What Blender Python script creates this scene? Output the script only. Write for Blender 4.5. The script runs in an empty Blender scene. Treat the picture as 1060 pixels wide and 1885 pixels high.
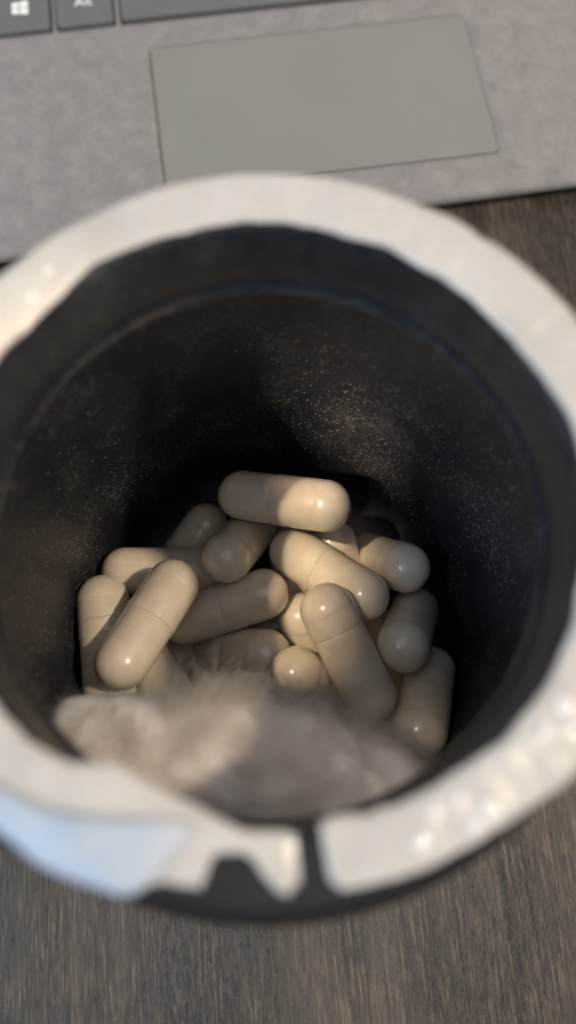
import bpy, bmesh, math, random
from mathutils import Vector, Matrix, noise
sc = bpy.context.scene
S = 0.001                     # everything below is written in millimetres

# ------------------------------------------------------------------ camera
cam_d = bpy.data.cameras.new("camera")
cam = bpy.data.objects.new("camera", cam_d)
sc.collection.objects.link(cam)
RT = Vector((0.9955265, -0.0944590, 0.0021217))
UP = Vector((0.0898996, 0.9539049, 0.2863276))
FW = Vector((0.0290701, 0.2848560, -0.9581294))
CAM = Vector((0, -19.59, 148.945))
m3 = Matrix((RT, UP, -FW)).transposed()
cam.matrix_world = Matrix.Translation(CAM*S) @ m3.to_4x4()
cam_d.sensor_width = 36
cam_d.lens = 27.08
cam_d.clip_start = 0.002
cam_d.clip_end = 50
cam_d.dof.use_dof = True
cam_d.dof.focus_distance = FW.dot(Vector((0, 3, 24))-CAM)*S
cam_d.dof.aperture_fstop = 27.08/2.6
cam_d.dof.aperture_blades = 0
sc.camera = cam

# ------------------------------------------------------------------ light
w = bpy.data.worlds.new("World"); sc.world = w; w.use_nodes = True
bg = w.node_tree.nodes['Background']
bg.inputs[0].default_value = (0.99, 0.95, 0.96, 1)
bg.inputs[1].default_value = 0.72

def aim(o, pos, target):
    o.location = Vector(pos)*S
    o.rotation_euler = (Vector(target)-Vector(pos)).to_track_quat('-Z', 'Y').to_euler()

def area(name, pos, target, size, power, col):
    d = bpy.data.lights.new(name, 'AREA'); d.shape = 'DISK'; d.size = size*S
    d.energy = power; d.color = col
    o = bpy.data.objects.new(name, d); sc.collection.objects.link(o); aim(o, pos, target)
    return o

def spot(name, target, direction, dist, power, col, angle, blend, radius, along=(0, 1, 0), stretch=1.0):
    d = bpy.data.lights.new(name, 'SPOT'); d.energy = power; d.color = col
    d.spot_size = math.radians(angle); d.spot_blend = blend; d.shadow_soft_size = radius*S
    o = bpy.data.objects.new(name, d); sc.collection.objects.link(o)
    z = Vector(direction).normalized(); y = Vector(along); y = (y-z*y.dot(z)).normalized(); x = y.cross(z)
    o.matrix_world = (Matrix.Translation((Vector(target)+z*dist)*S) @ Matrix((x, y, z)).transposed().to_4x4()
                      @ Matrix.Diagonal((1, stretch, 1, 1)))
    return o

area("front_fill", (150, -900, 900), (0, 0, 0), 600, 2.0, (1.0, 0.94, 0.88))  # added soft warm fill from the near side
area("window_light", (-470, -170, 640), (0, 0, 60), 260, 2.8, (0.48, 0.72, 1.0))
spot("right_lamp", (-22, 0, 26), (0.56, -0.06, 0.85), 800, 15.5, (1.0, 0.80, 0.57), 60, 0.5, 19)
spot("left_lamp", (6.5, 5, 25), (-0.37, 0.0, 0.9), 450, 10, (1.0, 0.77, 0.49), 1.7, 0.5, 8, (0.3, 0.95, 0), 3.2)
spot("cotton_fill", (13, -24, 50), (-0.37, 0.22, 0.9), 450, 5, (1.0, 0.80, 0.60), 2.4, 1.0, 10)  # added spot that relights the lower right of the cotton
spot("wall_glow_fill", (15, 29, 32), (-0.40, -0.30, 0.85), 450, 30, (1.0, 0.74, 0.52), 2.6, 1.0, 8)  # added spot for the brown glow on the back wall

sc.view_settings.view_transform = 'Standard'
sc.view_settings.look = 'None'
sc.view_settings.exposure = 0
sc.view_settings.gamma = 1
sc.cycles.max_bounces = 8

# ------------------------------------------------------------------ helpers
def mat(name):
    m = bpy.data.materials.new(name); m.use_nodes = True
    nt = m.node_tree
    return m, nt, nt.nodes['Principled BSDF']

def N(nt, kind, **kw):
    n = nt.nodes.new(kind)
    for k, v in kw.items():
        if k.startswith('i_'):
            n.inputs[k[2:].replace('_', ' ')].default_value = v
        else:
            setattr(n, k, v)
    return n

def ramp(nt, fac, stops):
    r = nt.nodes.new('ShaderNodeValToRGB')
    el = r.color_ramp.elements
    while len(el) < len(stops): el.new(0.5)
    for e, (p, c) in zip(el, stops):
        e.position = p; e.color = (*c, 1) if len(c) == 3 else c
    nt.links.new(fac, r.inputs[0])
    return r.outputs[0]

def coords(nt, scale=(1, 1, 1), rot=(0, 0, 0), kind='Object'):
    t = nt.nodes.new('ShaderNodeTexCoord'); mp = nt.nodes.new('ShaderNodeMapping')
    mp.inputs['Scale'].default_value = scale; mp.inputs['Rotation'].default_value = rot
    nt.links.new(t.outputs[kind], mp.inputs[0])
    return mp.outputs[0]

def noise_tex(nt, vec, scale, detail=4, rough=0.55):
    n = N(nt, 'ShaderNodeTexNoise'); n.inputs['Scale'].default_value = scale
    n.inputs['Detail'].default_value = detail; n.inputs['Roughness'].default_value = rough
    nt.links.new(vec, n.inputs['Vector'])
    return n.outputs['Fac']

def bump(nt, height, strength, dist_mm, b, prev=None):
    n = nt.nodes.new('ShaderNodeBump'); n.inputs['Strength'].default_value = strength
    n.inputs['Distance'].default_value = dist_mm*S
    nt.links.new(height, n.inputs['Height'])
    if prev is not None: nt.links.new(prev, n.inputs['Normal'])
    nt.links.new(n.outputs[0], b.inputs['Normal'])
    return n.outputs[0]

def obj(name, verts, faces, m, parent=None, smooth=True, xf=None):
    me = bpy.data.meshes.new(name)
    me.from_pydata([tuple(Vector(v)*S) for v in verts], [], faces)
    me.validate(); me.update()
    if smooth:
        me.polygons.foreach_set('use_smooth', [True]*len(me.polygons))
    me.materials.append(m)
    o = bpy.data.objects.new(name, me); sc.collection.objects.link(o)
    if parent is not None: o.parent = parent
    if xf is not None: o.matrix_local = xf
    return o

def thing(name, label, cat, group=None, xf=None):
    o = bpy.data.objects.new(name, None); sc.collection.objects.link(o)
    o.empty_display_size = 0.01
    o['label'] = label; o['category'] = cat
    if group: o['group'] = group
    if xf is not None: o.matrix_world = xf
    return o

def lathe(profile, seg=96, closed=True):
    v, f = [], []
    n = len(profile)
    for i in range(seg):
        a = 2*math.pi*i/seg; c, s = math.cos(a), math.sin(a)
        for r, z in profile: v.append((r*c, r*s, z))
    for i in range(seg):
        j = (i+1) % seg
        for k in range(n-1):
            f.append((i*n+k, j*n+k, j*n+k+1, i*n+k+1))
    return v, f

def interp(tab, t):
    """periodic linear interpolation in degrees"""
    t %= 360
    tab2 = [(tab[-1][0]-360, tab[-1][1])]+tab+[(tab[0][0]+360, tab[0][1])]
    for (a, x), (b, y) in zip(tab2, tab2[1:]):
        if a <= t <= b:
            return x+(y-x)*(t-a)/max(b-a, 1e-6)
    return tab[0][1]

def sstep(a, b, x):
    t = min(1, max(0, (x-a)/(b-a))); return t*t*(3-2*t)

# ------------------------------------------------------------------ materials
def make_wood():
    m, nt, b = mat("dark_wood")
    rz = (0, 0, math.radians(2.5))
    n1 = noise_tex(nt, coords(nt, (110, 5, 110), rz), 1.0, 6, 0.62)       # broad streaks of the grain
    n2 = noise_tex(nt, coords(nt, (2100, 330, 2100), rz), 1.0, 4, 0.65)   # short open pores
    n3 = noise_tex(nt, coords(nt), 30, 4, 0.6)                            # cloudy wear
    n4 = noise_tex(nt, coords(nt, (1300, 260, 1300), rz), 1.0, 3, 0.7)    # brushed relief
    n5 = noise_tex(nt, coords(nt, (60, 9, 60), rz), 1.0, 2, 0.5)          # where pores crowd into dark veins
    n6 = noise_tex(nt, coords(nt, (2200, 140, 2200), rz), 1.0, 2, 0.6)    # pale flecks: golden glints of the grain put into the colour
    n7 = noise_tex(nt, coords(nt, (130, 14, 130), rz), 1.0, 3, 0.6)       # rare dark veins
    c0 = ramp(nt, n1, [(0.28, (0.022, 0.0175, 0.0125)), (0.50, (0.042, 0.033, 0.0235)), (0.72, (0.074, 0.060, 0.043))])
    fl = ramp(nt, n6, [(0.50, (0, 0, 0)), (0.72, (1, 1, 1))])
    mf = N(nt, 'ShaderNodeMix', data_type='RGBA', blend_type='MIX')
    mf.inputs[7].default_value = (0.215, 0.165, 0.10, 1)
    fs = N(nt, 'ShaderNodeMath', operation='MULTIPLY'); fs.inputs[1].default_value = 0.45
    nt.links.new(fl, fs.inputs[0]); nt.links.new(fs.outputs[0], mf.inputs[0]); nt.links.new(c0, mf.inputs[6])
    vn = ramp(nt, n7, [(0.30, (0.30, 0.29, 0.30)), (0.37, (1, 1, 1))])
    mv = N(nt, 'ShaderNodeMix', data_type='RGBA', blend_type='MULTIPLY'); mv.inputs[0].default_value = 1
    nt.links.new(mf.outputs[2], mv.inputs[6]); nt.links.new(vn, mv.inputs[7])
    n8 = noise_tex(nt, coords(nt, (1100, 28, 1100), rz), 1.0, 3, 0.6)     # long thin grain lines
    ln = ramp(nt, n8, [(0.33, (0.42, 0.41, 0.41)), (0.45, (1, 1, 1)), (0.60, (1, 1, 1)), (0.72, (1.5, 1.45, 1.38))])
    ml = N(nt, 'ShaderNodeMix', data_type='RGBA', blend_type='MULTIPLY'); ml.inputs[0].default_value = 1
    nt.links.new(mv.outputs[2], ml.inputs[6]); nt.links.new(ln, ml.inputs[7])
    c1 = ml.outputs[2]
    ad = N(nt, 'ShaderNodeMath', operation='MULTIPLY_ADD'); ad.inputs[1].default_value = 0.55
    nt.links.new(n5, ad.inputs[0]); nt.links.new(n2, ad.inputs[2])
    c2 = ramp(nt, ad.outputs[0], [(0.60, (0.15, 0.15, 0.16)), (0.72, (0.85, 0.85, 0.85)), (1.0, (1.18, 1.15, 1.10))])
    mx = N(nt, 'ShaderNodeMix', data_type='RGBA', blend_type='MULTIPLY'); mx.inputs[0].default_value = 0.9
    nt.links.new(c1, mx.inputs[6]); nt.links.new(c2, mx.inputs[7])
    c3 = ramp(nt, n3, [(0.3, (0.66, 0.67, 0.68)), (0.7, (1.32, 1.30, 1.27))])
    mx2 = N(nt, 'ShaderNodeMix', data_type='RGBA', blend_type='MULTIPLY'); mx2.inputs[0].default_value = 1
    nt.links.new(mx.outputs[2], mx2.inputs[6]); nt.links.new(c3, mx2.inputs[7])
    nt.links.new(mx2.outputs[2], b.inputs['Base Color'])
    nt.links.new(ramp(nt, n3, [(0.3, (0.30,)*3), (0.7, (0.46,)*3)]), b.inputs['Roughness'])
    b.inputs['Specular IOR Level'].default_value = 0.35
    p = bump(nt, ad.outputs[0], 0.8, 0.30, b)
    bump(nt, n4, 0.9, 0.30, b, p)
    return m

def make_fabric():
    m, nt, b = mat("grey_suede_fabric")
    v = coords(nt)
    n1 = noise_tex(nt, v, 190, 5, 0.6); n2 = noise_tex(nt, v, 900, 3, 0.6); n3 = noise_tex(nt, v, 3200, 2, 0.5)
    a = N(nt, 'ShaderNodeMath', operation='ADD'); nt.links.new(n1, a.inputs[0])
    s = N(nt, 'ShaderNodeMath', operation='MULTIPLY'); s.inputs[1].default_value = 0.6
    nt.links.new(n2, s.inputs[0]); nt.links.new(s.outputs[0], a.inputs[1])
    c = ramp(nt, a.outputs[0], [(0.55, (0.188, 0.180, 0.174)), (0.80, (0.218, 0.208, 0.200)), (1.05, (0.250, 0.238, 0.228))])
    nt.links.new(c, b.inputs['Base Color'])
    b.inputs['Roughness'].default_value = 0.95
    b.inputs['Specular IOR Level'].default_value = 0.15
    b.inputs['Sheen Weight'].default_value = 0.12
    bump(nt, n3, 0.4, 0.15, b)
    return m

def plain(name, col, rough, spec=0.5, var=0.06, scale=300, bumpd=0.0, bscale=1500):
    m, nt, b = mat(name)
    v = coords(nt)
    n = noise_tex(nt, v, scale, 4, 0.6)
    lo = tuple(c*(1-var) for c in col); hi = tuple(min(1, c*(1+var)) for c in col)
    nt.links.new(ramp(nt, n, [(0.3, lo), (0.7, hi)]), b.inputs['Base Color'])
    b.inputs['Roughness'].default_value = rough
    b.inputs['Specular IOR Level'].default_value = spec
    if bumpd: bump(nt, noise_tex(nt, v, bscale, 3), 0.5, bumpd, b)
    return m

def make_black():
    m, nt, b = mat("black_bottle_plastic")
    v = coords(nt)
    n1 = noise_tex(nt, v, 95, 5, 0.65)
    n2 = noise_tex(nt, v, 1400, 3, 0.7)
    k = N(nt, 'ShaderNodeMath', operation='MULTIPLY'); nt.links.new(n1, k.inputs[0]); nt.links.new(n2, k.inputs[1])
    # fine powder film: patchy pale haze of settled capsule dust, with rubbed upright streaks
    n3 = noise_tex(nt, coords(nt, (420, 420, 70)), 1.0, 4, 0.7)
    k2 = N(nt, 'ShaderNodeMath', operation='MULTIPLY_ADD'); k2.inputs[1].default_value = 0.22
    nt.links.new(n3, k2.inputs[0]); nt.links.new(k.outputs[0], k2.inputs[2])
    c = ramp(nt, k2.outputs[0], [(0.28, (0.013, 0.0165, 0.024)), (0.40, (0.025, 0.0285, 0.034)), (0.56, (0.080, 0.079, 0.079))])
    nt.links.new(c, b.inputs['Base Color'])
    r = ramp(nt, n1, [(0.3, (0.30,)*3), (0.7, (0.48,)*3)])
    nt.links.new(r, b.inputs['Roughness'])
    b.inputs['Specular IOR Level'].default_value = 0.28
    bump(nt, n2, 0.25, 0.06, b)
    return m

def make_gelatin(name, a, c_):
    m, nt, b = mat(name)
    v = coords(nt)
    oi = nt.nodes.new('ShaderNodeObjectInfo')
    n1 = N(nt, 'ShaderNodeTexNoise', noise_dimensions='4D'); n1.inputs['Scale'].default_value = 420
    n1.inputs['Detail'].default_value = 5
    nt.links.new(v, n1.inputs['Vector'])
    mu = N(nt, 'ShaderNodeMath', operation='MULTIPLY'); mu.inputs[1].default_value = 40
    nt.links.new(oi.outputs['Random'], mu.inputs[0]); nt.links.new(mu.outputs[0], n1.inputs['W'])
    c = ramp(nt, n1.outputs['Fac'], [(0.28, a), (0.5, tuple((x+y)/2 for x, y in zip(a, c_))), (0.72, c_)])
    nt.links.new(c, b.inputs['Base Color'])
    b.inputs['Roughness'].default_value = 0.30
    b.inputs['Coat Weight'].default_value = 0.6; b.inputs['Coat Roughness'].default_value = 0.15; b.inputs['Coat IOR'].default_value = 1.6
    b.inputs['Specular IOR Level'].default_value = 0.45
    b.inputs['Subsurface Weight'].default_value = 0.25
    b.inputs['Subsurface Radius'].default_value = (1.0, 0.6, 0.35)
    b.inputs['Subsurface Scale'].default_value = 0.0012
    n2 = noise_tex(nt, v, 1100, 3, 0.6)
    bump(nt, n2, 0.10, 0.10, b)
    return m

def make_seal():
    m, nt, b = mat("white_seal_film")
    v = coords(nt)
    n1 = noise_tex(nt, v, 120, 4, 0.6); n2 = noise_tex(nt, v, 420, 3, 0.6)
    nt.links.new(ramp(nt, n1, [(0.3, (0.395, 0.375, 0.34)), (0.7, (0.485, 0.463, 0.425))]), b.inputs['Base Color'])
    nt.links.new(ramp(nt, n2, [(0.35, (0.24,)*3), (0.7, (0.45,)*3)]), b.inputs['Roughness'])
    b.inputs['Specular IOR Level'].default_value = 0.5
    b.inputs['Coat Weight'].default_value = 0.25; b.inputs['Coat Roughness'].default_value = 0.15
    p = bump(nt, n1, 0.6, 1.2, b)
    bump(nt, n2, 0.4, 0.3, b, p)
    return m

def make_foil():
    m, nt, b = mat("glossy_foil_flap")
    v = coords(nt)
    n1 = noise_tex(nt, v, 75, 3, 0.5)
    nt.links.new(ramp(nt, n1, [(0.32, (0.40, 0.415, 0.43)), (0.50, (0.29, 0.37, 0.465))]), b.inputs['Base Color'])  # blue window reflection mixed into the grey base colour
    b.inputs['Roughness'].default_value = 0.42
    b.inputs['Metallic'].default_value = 0.0
    bump(nt, n1, 0.25, 0.8, b)
    return m

def make_cotton():
    m, nt, b = mat("white_cotton")
    n1 = noise_tex(nt, coords(nt), 200, 4, 0.6)
    nt.links.new(ramp(nt, n1, [(0.3, (0.78, 0.76, 0.745)), (0.7, (0.87, 0.85, 0.835))]), b.inputs['Base Color'])
    b.inputs['Roughness'].default_value = 1.0
    b.inputs['Specular IOR Level'].default_value = 0.0
    b.inputs['Subsurface Weight'].default_value = 1.0
    b.inputs['Subsurface Radius'].default_value = (1, 0.95, 0.9)
    b.inputs['Subsurface Scale'].default_value = 0.0035
    return m

def make_fibre():
    m, nt, b = mat("cotton_fibre")
    nt.nodes.remove(b)
    d = nt.nodes.new('ShaderNodeBsdfDiffuse'); t = nt.nodes.new('ShaderNodeBsdfTranslucent'); x = nt.nodes.new('ShaderNodeMixShader')
    d.inputs[0].default_value = (0.80, 0.77, 0.745, 1); t.inputs[0].default_value = (0.80, 0.77, 0.75, 1); x.inputs[0].default_value = 0.5
    nt.links.new(d.outputs[0], x.inputs[1]); nt.links.new(t.outputs[0], x.inputs[2])
    nt.links.new(x.outputs[0], nt.nodes['Material Output'].inputs[0])
    return m

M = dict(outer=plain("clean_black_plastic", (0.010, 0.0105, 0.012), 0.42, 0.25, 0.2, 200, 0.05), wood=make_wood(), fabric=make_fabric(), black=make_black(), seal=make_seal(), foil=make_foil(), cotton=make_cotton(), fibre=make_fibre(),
         pad=plain("grey_touchpad_glass", (0.198, 0.193, 0.177), 0.42, 0.5, 0.03, 60),
         key=plain("grey_key_plastic", (0.115, 0.118, 0.114), 0.5, 0.4, 0.04, 200, 0.02),
         print_=plain("pale_key_print", (0.75, 0.75, 0.73), 0.5, 0.3, 0.02),
         bead=plain("clear_white_glue", (0.68, 0.655, 0.62), 0.05, 1.0, 0.03),
         crack=plain("brown_crack", (0.30, 0.23, 0.145), 0.8, 0.2),
         dust=plain("pale_powder", (0.36, 0.32, 0.27), 0.9, 0.3, 0.2, 900),
         cap=make_gelatin("gelatin_cap", (0.68, 0.605, 0.495), (0.80, 0.73, 0.625)),
         half=make_gelatin("gelatin_half", (0.70, 0.625, 0.515), (0.82, 0.75, 0.645)))

# ------------------------------------------------------------------ table
def rounded_slab(x0, x1, y0, y1, z0, z1, r, bev=1.0, seg=5, vert_bev=None):
    """rounded-corner plate with a small bevel round the top edge"""
    def outline(inset, z):
        pts = []
        rr = max(r-inset, 0.01)
        for cx, cy, a0 in ((x1-r, y1-r, 0), (x0+r, y1-r, 90), (x0+r, y0+r, 180), (x1-r, y0+r, 270)):
            for k in range(seg+1):
                a = math.radians(a0+90*k/seg)
                pts.append((cx+rr*math.cos(a), cy+rr*math.sin(a), z))
        return pts
    rings = [outline(0, z0), outline(0, z1-bev), outline(bev*0.3, z1-bev*0.3), outline(bev, z1)]
    n = len(rings[0]); v = [p for rg in rings for p in rg]; f = []
    for k in range(len(rings)-1):
        for i in range(n):
            j = (i+1) % n
            f.append((k*n+i, k*n+j, (k+1)*n+j, (k+1)*n+i))
    f.append(tuple(range((len(rings)-1)*n, len(rings)*n)))
    f.append(tuple(reversed(range(n))))
    return v, f

v, f = rounded_slab(-620, 620, -380, 520, -28, 0, 8, 2)
tb = obj("table", v, f, M['wood'], smooth=False)
tb['label'] = "dark brown wooden table with streaky grain under the bottle and keyboard"; tb['category'] = "table"

# ------------------------------------------------------------------ keyboard deck of the laptop
LZ = 5.0
kb_xf = Matrix.Rotation(math.radians(2.71), 4, 'Z')
kb = thing("laptop", "grey suede laptop keyboard deck with smooth touchpad lying behind the bottle", "laptop", xf=kb_xf)
KY = 149.9
PX0, PX1, PY0, PY1 = -10.9, 65.2, 100.9, 141.6
def front_y(x): return 88.6+(x+48)*0.0135

def deck():
    xs = [-86+1.5*i for i in range(151)]
    us = [0.0, 0.25, 0.6, 1.0, 1.5, 2, 2.6, 3.2, 3.8, 4.4, 5, 6, 7]+[8.5+1.5*i for i in range(78)]
    for e in (PX0, PX1):
        xs = [x for x in xs if abs(x-e) > 0.9]+[e-0.55, e-0.3, e-0.1, e+0.1]
    ye = [PY0-0.5, PY0-0.3, PY0-0.1, PY0+0.1, PY1-0.1, PY1+0.1, PY1+0.3, PY1+0.55]
    for e in (-46.6, -33.7, -32.0, -18.6, -16.6, 51.0):
        xs = [x for x in xs if abs(x-e) > 0.75]+[e-0.55, e-0.3, e+0.3, e+0.55]
    xs = sorted(set(round(x, 3) for x in xs))
    v, f = [], []
    us_y = [88.6+u for u in us]
    rows = sorted([y for y in us_y if all(abs(y-e) > 0.9 for e in (PY0, PY1, KY))]+ye+[KY-0.55, KY-0.3, KY, KY+0.5])
    nx = len(xs)
    for y in rows:
        u = y-88.6
        for x in xs:
            yy = y + (front_y(x)-88.6)*max(0, 1-u/9.0)
            z = LZ
            if u < 1.5: z -= 1.5*(1-math.sqrt(max(0, 1-(1-u/1.5)**2)))
            z -= 0.32*math.exp(-((u-5.4)/1.0)**2)            # stitched crease along the front edge
            dx = max(PX0-x, x-PX1, 0); dy = max(PY0-y, y-PY1, 0)
            rr = math.hypot(max(PX0+1.5-x, x-PX1+1.5, 0), max(PY0+1.5-y, y-PY1+1.5, 0))
            inside = 1-sstep(1.5, 2.1, rr)
            z -= 0.9*inside
            for a, b_ in ((-46.6, -33.7), (-32.0, -18.6), (-16.6, 51.0)):
                if a-0.31 < x < b_+0.31 and KY-0.31 < y < KY+12.8: z -= 0.9
            z += 0.05*noise.noise(Vector((x*0.15, y*0.15, 3)))
            v.append((x, yy, z))
    for j in range(len(rows)-1):
        for i in range(nx-1):
            a = j*nx+i; f.append((a, a+1, a+nx+1, a+nx))
    # skirt and underside
    per = [i for i in range(nx)]+[j*nx+nx-1 for j in range(1, len(rows))]+[(len(rows)-1)*nx+i for i in range(nx-2, -1, -1)]+[j*nx for j in range(len(rows)-2, 0, -1)]
    base = len(v); k = len(per)
    for p in per:
        x, y, z = v[p]; v.append((x*0.9985, y+(1.6 if y < 95 else 0), 1.0))
    for i in range(k):
        j = (i+1) % k
        f.append((per[i], base+i, base+j, per[j]))
    f.append(tuple(base+i for i in range(k)))
    return v, f
v, f = deck(); obj("palm_rest", v, f, M['fabric'], kb)
v, f = rounded_slab(-80, 134, 95, 200, 0.0, 1.0, 3, 0.3); obj("bottom_plate", v, f, M['black'], kb, smooth=False)
v, f = rounded_slab(PX0+0.12, PX1-0.12, PY0+0.12, PY1-0.12, 4.0, LZ-0.22, 1.4, 0.12); obj("touchpad", v, f, M['pad'], kb, smooth=False)

def key(x0, x1, y0, y1):
    v, f = rounded_slab(x0, x1, y0, y1, LZ-1.2, LZ+1.0, 0.9, 0.3); return obj("key", v, f, M['key'], kb, smooth=False)
win = key(-46.6, -33.7, KY, KY+12.4)
win['label'] = "key with four pane window symbol"
alt = key(-32.0, -18.6, KY, KY+12.4)
alt['label'] = "key lettered Alt"
spc = key(-16.6, 51.0, KY+0.2, KY+12.6)
spc['label'] = "long blank space bar"
# the plain keys round them, copies of one shape
first = key(-60.0, -48.2, KY, KY+12.4)
spots_ = [(-13.6, 0), (113.0, 0), (126.6, 0), (140.2, 0), (153.8, 0)]
for row in (1, 2, 3):
    spots_ += [(-18.0+4.5*row+13.6*k, 14.0*row) for k in range(13)]
for dx, dy in spots_:
    k_ = first.copy(); sc.collection.objects.link(k_); k_.parent = kb
    k_.location = Vector((dx, dy, 0))*S
def flat(name, polys, z, parent):
    v, f = [], []
    for p in polys:
        b = len(v); n = len(p)
        v += [(x, y, z) for x, y in p]+[(x, y, z+0.05) for x, y in p]
        f += [tuple(b+n+i for i in range(n))]
        f += [(b+i, b+(i+1) % n, b+n+(i+1) % n, b+n+i) for i in range(n)]
    return obj(name, v, f, M['print_'], parent, smooth=False)
cx, cy = -40.6, 157.0
def pane(x0, x1, y0, y1):       # window symbol seen in slight perspective: taller towards its right side
    k = lambda x: 0.88+0.07*(x+1.9)
    return [(cx+x0, cy+y0*k(x0)), (cx+x1, cy+y0*k(x1)), (cx+x1, cy+y1*k(x1)), (cx+x0, cy+y1*k(x0))]
flat("symbol", [pane(-1.9, -0.25, -1.9, -0.12), pane(0.0, 2.0, -1.9, -0.12), pane(-1.9, -0.25, 0.12, 1.9), pane(0.0, 2.0, 0.12, 1.9)], LZ+1.0, win)
tc = bpy.data.curves.new("lettering", 'FONT'); tc.body = "Alt"; tc.size = 3.6*S; tc.align_x = 'CENTER'; tc.extrude = 0.03*S
to = bpy.data.objects.new("lettering_source", tc); sc.collection.objects.link(to)
dg = bpy.context.evaluated_depsgraph_get(); tm = bpy.data.meshes.new_from_object(to.evaluated_get(dg))
bpy.data.objects.remove(to)
tm.materials.clear(); tm.materials.append(M['print_'])
lt = bpy.data.objects.new("lettering", tm); sc.collection.objects.link(lt); lt.parent = alt
lt.location = Vector((-25.4, 155.6, LZ+1.02))*S

# ------------------------------------------------------------------ bottle
H = 89.0
bottle = thing("pill_bottle", "open black plastic supplement bottle with torn white seal around its mouth", "bottle")
outer = [(0, 0.6), (29, 0.6), (30, 0.0), (32.6, 0.4), (33.8, 1.4), (34.2, 3.2), (34.2, 74), (34.15, 76.5), (33.95, 79.3), (33.2, 81.4), (32.2, 82.8), (31.5, 83.8), (31.3, 84.8),
         (31.2, 87.9), (31.0, 88.5), (30.5, 88.9), (29.9, 89.0)]
inner = [(26.7, 89.0), (26.1, 88.75), (25.9, 88.2), (25.9, 87.0), (26.0, 83.0), (26.15, 80.2), (26.5, 79.0), (26.0, 78.2), (25.95, 77.4), (26.2, 76.7), (26.7, 76.1), (28.4, 75.0), (30.6, 73.6), (31.9, 71.8),
         (32.5, 69.5), (32.7, 66), (32.7, 40), (32.7, 9), (32.3, 6.5), (31.2, 4.3), (29.2, 3.0), (27, 2.5), (14, 2.45), (0, 2.4)]
prof = outer+inner
v, f = lathe(prof, 144)
v2 = []
for x, y, z in v:                          # moulded unevenness
    r = math.hypot(x, y)
    if 60 < z < 88 and 0 < r < 33:
        d = 0.12*noise.noise(Vector((x*0.09, y*0.09, z*0.12)))
        x, y = x*(1+d/r), y*(1+d/r)
    v2.append((x, y, z))
body = obj("bottle_body", v2, f, M['black'], bottle)
body.data.materials.append(M['outer'])
npf = len(prof)-1
for i, p in enumerate(body.data.polygons):
    if i % npf < len(outer)+1: p.material_index = 1

INN = [(5.3, 26.55), (12.7, 26.34), (21.1, 25.74), (29.5, 25.55), (40.8, 25.5), (50.8, 25.48), (60.3, 25.72), (68.9, 25.54), (80.2, 25.99), (90.1, 26.14), (100.1, 25.97), (111.3, 26.21), (120.7, 26.39), (124.2, 26.19), (128.2, 25.76), (139.0, 25.54), (145.5, 26.0), (160, 25.7), (175, 26.1), (190, 25.8), (215.5, 26.0), (222.4, 25.9), (230.2, 25.31), (233.3, 24.44), (238.0, 23.43), (241.7, 23.7), (247.0, 23.81), (252.3, 24.19), (257.3, 24.94), (262.0, 25.51), (269.0, 25.74), (270.3, 25.86), (274.7, 25.25), (277.3, 25.18), (281.6, 25.68), (284.9, 25.61), (287.1, 25.87), (293.1, 25.84), (297.3, 25.87), (307.0, 26.36), (315.4, 26.42), (322.4, 26.43), (340, 26.1), (352, 26.4)]
OUT = [(8, 31.9), (26.5, 32.2), (38.3, 31.87), (44.8, 31.65), (46.1, 31.37), (48.1, 31.69), (52.4, 31.83), (57.1, 31.37), (66.0, 31.55), (70.3, 31.66), (72.7, 31.73), (81.0, 31.59), (88.4, 31.71), (92.9, 31.79), (94.8, 31.77), (102.3, 31.67), (112.3, 31.23), (122.4, 31.44), (129.9, 31.24), (133.7, 31.42), (150, 31.8), (170, 31.4), (190, 31.7), (210, 31.5), (227.9, 31.55), (232.5, 31.56), (236.7, 31.47), (241.7, 31.16), (247.8, 30.47), (251.9, 29.68), (254.6, 29.76), (256.6, 29.66), (257.3, 27.87), (257.7, 27.38), (261.3, 27.08), (263.4, 27.47), (265.4, 28.61), (266.9, 29.62), (268.4, 29.94), (269.6, 29.36), (273.9, 28.56), (274.4, 29.61), (275.7, 30.09), (278.0, 30.13), (287.1, 30.5), (295.5, 30.55), (304.1, 31.13), (311.2, 31.94), (335, 31.7)]
G0, G1 = 270.2, 274.2                       # bare black gap in the torn seal

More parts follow.
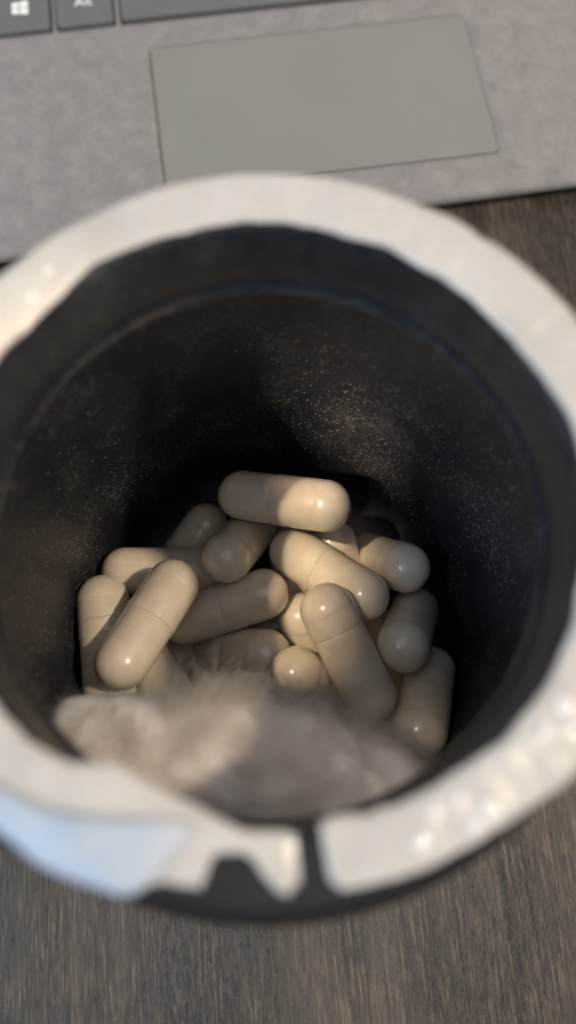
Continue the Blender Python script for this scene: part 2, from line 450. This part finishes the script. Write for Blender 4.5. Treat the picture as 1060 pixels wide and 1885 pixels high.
def seal_ring():
    T, K = 900, 13
    v, f = [], []
    span = 360-(G1-G0)
    for i in range(T+1):
        t = G1+span*i/T
        a = math.radians(t); c, s = math.cos(a), math.sin(a)
        ri, ro = interp(INN, t), interp(OUT, t)
        jag = noise.fractal(Vector((c*9, s*9, 0)), 0.8, 2.0, 3)
        ri += 0.13*jag; ro += 0.10*noise.fractal(Vector((c*11, s*11, 7)), 0.8, 2.0, 3)+0.30*max(0, noise.noise(Vector((c*17, s*17, 3)))-0.15)
        end = min(1, min(i, T-i)/4)         # rounded torn ends
        for k in range(K):
            q = k/(K-1)
            r = ri+(ro-ri)*(0.5+(q-0.5)*(0.93+0.07*end))
            e = abs(2*q-1)
            th = (0.36+0.10*jag+0.22*noise.noise(Vector((c*r*0.22, s*r*0.22, 5)))+0.08*noise.noise(Vector((c*r*0.7, s*r*0.7, 9)))*(1+0.5*sstep(280, 292, t)*(1-sstep(325, 340, t))))*(1-0.75*e**5)*(0.35+0.65*end)
            droop = 0.30*max(0, r-30.6)**1.5 + 0.12*max(0, 26.6-r)**1.3
            v.append((r*c, r*s, 89.06+th-droop))
        for k in range(K):
            q = k/(K-1)
            r = ri+(ro-ri)*(0.5+(q-0.5)*(0.93+0.07*end))
            droop = 0.30*max(0, r-30.6)**1.5 + 0.12*max(0, 26.6-r)**1.3
            v.append((r*c, r*s, 89.03-droop))
    R = 2*K
    for i in range(T):
        a, b = i*R, (i+1)*R
        for k in range(K-1):
            f.append((a+k, a+k+1, b+k+1, b+k))
            f.append((a+K+k, b+K+k, b+K+k+1, a+K+k+1))
        f.append((a, b, b+K, a+K)); f.append((a+K-1, a+R-1, b+R-1, b+K-1))
    for i in (0, T):
        a = i*R
        for k in range(K-1): f.append((a+k, a+K+k, a+K+k+1, a+k+1))
    return v, f
v, f = seal_ring(); obj("seal_residue", v, f, M['seal'], bottle)

FLAP = [(-24.6, -19.9), (-22.4, -22.4), (-20.4, -24.2), (-18.6, -25.9), (-16.7, -27.0), (-14.3, -28.0), (-12.6, -28.6), (-11.2, -28.7), (-9.6, -27.7), (-8.1, -26.2), (-7.2, -25.1), (-7.4, -24.4), (-9.1, -24.0), (-12.9, -23.6), (-16.7, -22.7), (-20.5, -21.1), (-22.8, -19.6)]
def flap():
    n = len(FLAP); cx = sum(p[0] for p in FLAP)/n; cy = sum(p[1] for p in FLAP)/n
    rings = 7; v, f = [], []
    def h(x, y, q):
        r = math.hypot(x, y)
        return 89.9+0.35*sstep(24, 29, r)+0.15*math.sin(x*0.5+1)*q+0.25*noise.noise(Vector((x*.25, y*.25, 2)))
    dense = []
    for i in range(n):                      # smooth the outline
        p0, p1, p2, p3 = (Vector(FLAP[(i+k) % n]) for k in (-1, 0, 1, 2))
        for t in (0, .25, .5, .75):
            dense.append(0.5*((2*p1)+(p2-p0)*t+(2*p0-5*p1+4*p2-p3)*t*t+(3*p1-p0-3*p2+p3)*t**3))
    m = len(dense)
    for side in (0, 1):
        v.append((cx, cy, h(cx, cy, 0)-0.28*side))
        for k in range(1, rings+1):
            q = k/rings
            for p in dense:
                x, y = cx+(p.x-cx)*q, cy+(p.y-cy)*q
                jg = 1+0.035*q*noise.fractal(Vector((p.x*0.6, p.y*0.6, 4)), 0.8, 2.0, 3)
                x, y = cx+(x-cx)*jg, cy+(y-cy)*jg
                v.append((x, y, h(x, y, q)-(0.28*side if k < rings else 0.10+0.08*side)-0.35*q**4))
        b = side*(1+rings*m)
        for i in range(m):
            j = (i+1) % m
            t = (b, b+1+i, b+1+j); f.append(t if not side else t[::-1])
            for k in range(rings-1):
                t = (b+1+k*m+i, b+1+(k+1)*m+i, b+1+(k+1)*m+j, b+1+k*m+j); f.append(t if not side else t[::-1])
    b = 1+rings*m
    for i in range(m):
        j = (i+1) % m; o = 1+(rings-1)*m
        f.append((o+i, b+o+i, b+o+j, o+j))
    return v, f
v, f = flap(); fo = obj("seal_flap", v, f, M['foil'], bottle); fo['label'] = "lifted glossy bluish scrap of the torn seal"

random.seed(4)
BEAD = [(21.0, -19.0, .75), (19.4, -20.6, .6), (14.3, -25.6, .8), (13.1, -26.6, .55), (9.0, -27.4, .6), (22.0, -19.9, .5), (-17.2, 22.3, .5), (-18.6, 19.8, .5)]
for k in range(3):
    a_ = math.radians(random.uniform(284, 336)); r_ = random.uniform(27.2, 30.6)
    BEAD.append((r_*math.cos(a_), r_*math.sin(a_), random.uniform(0.35, 0.8)))
def dome(rx):
    pr = [(rx*math.sin(math.pi/2*k/5)*1.0, 0.34*rx*math.cos(math.pi/2*k/5)) for k in range(6)]
    v, f = lathe(pr, 14)
    return [(x*(1+.2*math.sin(3*math.atan2(y, x))), y, z) for x, y, z in v], [t[::-1] for t in f]
for x, y, r in BEAD:
    v, f = dome(r)
    b = obj("glue_bead", v, f, M['bead'], bottle); b.location = Vector((x, y, 89.5))*S; b.rotation_euler = (0, 0, random.random()*6)

# powder grains clinging to the inner wall: nobody could count them
def dust():
    random.seed(11)
    v, f = [], []
    cnt = 0
    while cnt < 16000:
        a = random.uniform(0, 2*math.pi); z = 4+(78-4)*random.random()**1.15
        r = 32.68
        if z > 76: r = 25.95
        elif z > 68: continue
        c, s = math.cos(a), math.sin(a)
        d = 0.5+0.5*noise.fractal(Vector((c*2.2, s*2.2, z*0.055)), 0.7, 2.0, 4)
        da = math.degrees(a)
        patch = (1.1*math.exp(-((da-60)/22)**2-((z-40)/20)**2)+0.7*math.exp(-((da-140)/22)**2-((z-38)/12)**2)
                 +0.5*math.exp(-((da-20)/25)**2-((z-45)/18)**2)+0.35*math.exp(-((z-30)/9)**2)+0.4*math.exp(-((z-79)/2.5)**2))
        if random.random() > max(0.02, (d-0.32)*1.5)*(0.38+patch): continue
        g = 0.02+0.085*random.random()**5
        p = Vector((r*c, r*s, z)); b = len(v)
        for dx, dy, dz in ((1, 0, 0), (-1, 0, 0), (0, 1, 0), (0, -1, 0), (0, 0, 1), (0, 0, -1)):
            q = random.uniform(0.6, 1.3); v.append((p.x+dx*g*q, p.y+dy*g*q, p.z+dz*g*q))
        for t in ((0, 2, 4), (2, 1, 4), (1, 3, 4), (3, 0, 4), (2, 0, 5), (1, 2, 5), (3, 1, 5), (0, 3, 5)): f.append(tuple(b+i for i in t))
        cnt += 1
    for k in range(5000):
        a = random.uniform(0, 2*math.pi); c, s_ = math.cos(a), math.sin(a)
        if noise.noise(Vector((c*3, s_*3, 1)))+0.55+0.5*math.cos(a-math.radians(55)) < random.random()*1.15: continue
        z = random.gauss(77.9, 0.2); g = random.uniform(0.015, 0.045); r = 25.98; b = len(v)
        for dx, dy, dz in ((1, 0, 0), (-1, 0, 0), (0, 1, 0), (0, -1, 0), (0, 0, 1), (0, 0, -1)):
            v.append((r*c+dx*g, r*s_+dy*g, z+dz*g))
        for t in ((0, 2, 4), (2, 1, 4), (1, 3, 4), (3, 0, 4), (2, 0, 5), (1, 2, 5), (3, 1, 5), (0, 3, 5)): f.append(tuple(b+i for i in t))
    o = obj("powder_dust", v, f, M['dust'], bottle, smooth=False); o['kind'] = 'stuff'
dust()

# ------------------------------------------------------------------ capsules
R, L = 4.25, 14.8
def dome_pts(r, z0, sgn, n=9):
    return [(r*math.sin(math.pi/2*k/n), z0+sgn*r*math.cos(math.pi/2*k/n)) for k in range(n+1)]
def cap_mesh(seam):
    p = dome_pts(R, L/2, 1)
    p += [(R-0.01, L/2-0.15), (R-0.045, L/2-0.35), (R-0.045, L/2-0.5), (R, L/2-0.75), (R, L/2-3), (R, seam+0.2), (R-0.02, seam+0.04), (R-0.11, seam), (R-0.3, seam+0.1)]
    return lathe(p, 40)
def half_mesh(seam):
    r = R-0.11
    p = [(r-0.3, seam+0.6), (r, seam+0.5), (r, seam-0.5), (r, -2), (r, -L/2)]+list(reversed(dome_pts(r, -L/2-0.0, -1)))[1:]
    return lathe(p, 40)
MESH = {}
def capsule(a, b, seam, label):
    a, b = Vector(a), Vector(b)
    z = (a-b).normalized()
    mid = (a+b)/2
    xf = Matrix.Translation(mid*S) @ z.to_track_quat('Z', 'Y').to_matrix().to_4x4() @ Matrix.Rotation(random.random()*6, 4, 'Z')
    t = thing("capsule", label, "capsule", "capsules heaped in the bottom of the bottle", xf)
    if seam not in MESH:
        v, f = cap_mesh(seam); c = obj("capsule_cap", [p for p in v], [q[::-1] for q in f], M['cap'], t)
        v, f = half_mesh(seam); h = obj("capsule_body", v, [q[::-1] for q in f], M['half'], t)
        MESH[seam] = (c, h)
    else:
        for o in MESH[seam]:
            k = o.copy(); sc.collection.objects.link(k); k.parent = t
    return t

# (end with the cap, other end, seam position, label)
CAPS = [
 ((9.54, 16.05, 30.75), (-3.55, 20.67, 25.83), -1.0, "topmost capsule lying crosswise against the back wall, right half lit"),
 ((-15.87, 6.05, 27.55), (-23.36, -5.9, 32.15), 0.0, "brightly lit tilted capsule resting on the leftmost one, seam round its middle"),
 ((-27.87, 5.47, 23.31), (-26.92, -9.15, 24.75), 1.0, "leftmost capsule standing along the left wall with a fine crack across it"),
 ((-10.5, 10.57, 15.5), (-25.07, 11.37, 17.81), -1.0, "level capsule at the left back, its left tip lit and its right end under another"),
 ((-6.92, 10.13, 26.52), (-2.31, 17.9, 14.78), 0.0, "shaded capsule pointing its round tip at the viewer just under the topmost one"),
 ((-11.29, 20.1, 11.08), (-21.08, 9.97, 6.73), 0.0, "darkest capsule at the back left, mostly hidden in shadow by the wall"),
 ((-1.64, 4.23, 22.39), (-15.11, 1.88, 16.86), 1.0, "brown shaded capsule slanting up to the right in the middle of the heap"),
 ((-2.15, -5.47, 20.62), (-10.84, -2.27, 9.18), 0.0, "brownish capsule low in the middle, just above the cotton"),
 ((-0.79, 0.58, 6.74), (13.25, 5.17, 6.74), 0.0, "capsule deep in the centre gap, only a dim sliver showing"),
 ((2.61, -9.49, 26.75), (9.97, -12.52, 14.3), 4.0, "capsule with a lit round tip poking out at the cotton's top edge"),
 ((-1.44, -10.1, 19.9), (-14.82, -13.2, 14.4), 0.0, "capsule half covered by the top edge of the cotton, low centre left"),
 ((8.14, -0.82, 31.22), (13.44, -13.92, 26.85), 4.0, "large shaded capsule slanting down right in front, its lower end by the cotton"),
 ((4.55, 0.44, 17.94), (6.45, -9.0, 6.73), 0.0, "sunlit capsule with a bright streak tucked behind the large slanting one"),
 ((4.24, 11.1, 21.17), (14.53, 1.83, 26.01), 1.0, "pale capsule slanting down right below the topmost one, upper left half lit"),
 ((11.4, 13.3, 16.2), (13.6, 2.4, 6.75), 0.0, "capsule wedged right under the topmost one, only a small lit patch showing"),
 ((22.61, 6.58, 21.92), (18.33, 12.21, 8.91), 4.0, "capsule at the upper right by the wall, blunt end with a ring facing right"),
 ((19.72, -6.86, 27.01), (24.45, 0.22, 14.91), 4.0, "shaded capsule on the right pointing its round end straight at the viewer"),
 ((20.3, -20.0, 27.6), (25.23, -10.42, 17.42), 0.0, "lowest capsule on the far right, upright along the right wall beside the cotton"),
 ((-25.46, 1.88, 14.15), (-18.62, -10.05, 19.63), 0.0, "lit capsule beneath the bright tilted one, peeping out at its lower right"),
 ((-18.85, -0.64, 6.74), (-24.95, -13.47, 10.91), 0.0, "deep dim capsule seen in the gap left of the low brownish one"),
 ((18.67, -1.43, 6.74), (18.73, -14.65, 13.31), 0.0, "deep capsule showing between the large slanting one and the right side ones"),
 ((3.64, 7.6, 13.41), (6.04, 20.57, 6.74), 0.0, "deep capsule glimpsed under the left end of the pale slanting one"),
]
random.seed(3)
caps = [capsule(*c) for c in CAPS]
def crack(t, z0, a0, a1, seed):
    pts = []
    for k in range(33):
        a = a0+(a1-a0)*k/32
        z = z0+0.9*noise.fractal(Vector((a*1.6, seed, 0)), 0.7, 2.0, 4)
        pts.append((a, z, 0.034*(1-abs(2*k/32-1)**3)+0.008))
    v, f = [], []
    for a, z, g in pts:
        for dr, dz in ((0.02, -g), (0.035, 0), (0.02, g), (-0.12, 0)):
            v.append(((R+dr)*math.cos(a), (R+dr)*math.sin(a), z+dz))
    for k in range(32):
        for i in range(4):
            j = (i+1) % 4; f.append((4*k+i, 4*k+4+i, 4*k+4+j, 4*k+j))
    return obj("crack", v, f, M['crack'], t)
loc = caps[2].matrix_world.inverted() @ (CAM*S)
ac = math.atan2(loc.y, loc.x)
crack(caps[2], 3.4, ac-1.0, ac+1.2, 2.0)
loc = caps[18].matrix_world.inverted() @ (CAM*S)
ac = math.atan2(loc.y, loc.x)
crack(caps[18], -2.5, ac-0.9, ac+0.8, 5.0)

# ------------------------------------------------------------------ cotton
def cotton():
    t = thing("cotton_wad", "fluffy wad of greyish white cotton against the near wall over the capsules", "cotton")
    C0 = Vector((-5.2, -23.5, 50.5))
    U = Vector((0.962, -0.165, -0.10)).normalized()
    Vv = Vector((0.165, 0.955, -0.10)); Vv = (Vv-U*Vv.dot(U)).normalized()
    Wv = U.cross(Vv)
    bm = bmesh.new(); bmesh.ops.create_icosphere(bm, subdivisions=6, radius=1)
    for p in bm.verts:
        u, vv, ww = p.co
        rad = math.hypot(vv, ww)
        pw = 5.0 if u < 0 else 2.5
        prof = max(0, 1-abs(u)**pw)**(1/pw if u < 0 else 1/1.8)
        k = prof/max(rad, 1e-4) if rad > 1e-4 else 0
        q = C0+U*(u*24.6)+Vv*(vv*k*9.3)+Wv*(ww*k*9.5)
        n1 = noise.fractal(q*0.11, 0.8, 2.0, 3); n2 = noise.fractal(q*0.5, 0.8, 2.0, 4)
        d = (q-C0).normalized()
        q += d*(1.7*n1+0.16*n2-0.9)
        r = math.hypot(q.x, q.y)
        if r > 31.8: q.x *= 31.8/r; q.y *= 31.8/r
        p.co = q*S
    me = bpy.data.meshes.new("cotton_core"); bm.to_mesh(me)
    pts = [(p.co/S, p.normal.copy()) for p in bm.verts]; bm.free()
    me.polygons.foreach_set('use_smooth', [True]*len(me.polygons)); me.materials.append(M['cotton'])
    o = bpy.data.objects.new("cotton_core", me); sc.collection.objects.link(o); o.parent = t
    random.seed(8)
    v, f = [], []
    for tuft in range(1350):
        p0, nn = random.choice(pts)
        if math.hypot(p0.x, p0.y) > 30.6: continue
        sw = Vector((noise.noise(p0*0.07), noise.noise(p0*0.07+Vector((7, 0, 0))), noise.noise(p0*0.07+Vector((0, 9, 0)))))
        dir0 = U*0.5*random.choice((-1, 1))+sw*2.4+Vector((random.gauss(0, .5), random.gauss(0, .5), random.gauss(0, .5)))
        lift = -0.3+0.75*random.random()**1.3; spread = random.uniform(0.6, 1.3); curl = Vector((random.gauss(0, .1), random.gauss(0, .1), random.gauss(0, .1)))
        rise = random.uniform(-0.09, 0.05)*(1.6 if random.random() < 0.04 else 1); ln0 = random.uniform(0.6, 1.25)
        for k in range(random.randint(35, 75)):
            rnd = Vector((random.gauss(0, 1), random.gauss(0, 1), random.gauss(0, 1)))
            d = dir0-nn*dir0.dot(nn)
            if d.length < 1e-3: continue
            d = (d.normalized()+rnd*0.13+nn*rise).normalized()
            q = p0+nn*lift+rnd*spread*0.6; wd = random.uniform(0.006, 0.014); side = d.cross(nn)
            if side.length < 1e-3: continue
            side = side.normalized()*wd
            b = len(v); st = 7; ln = ln0*random.uniform(0.6, 1.1)
            for i in range(st+1):
                v.append(tuple(q-side)); v.append(tuple(q+side))
                q = q+d*ln
                d = (d-nn*0.06+curl+rnd*random.uniform(-0.07, 0.09)).normalized()
                r = math.hypot(q.x, q.y)
                if r > 32.2: q.x *= 32.2/r; q.y *= 32.2/r
            for i in range(st): f.append((b+2*i, b+2*i+1, b+2*i+3, b+2*i+2))
    fo = obj("cotton_fibres", v, f, M['fibre'], t); fo['kind'] = 'stuff'
cotton()
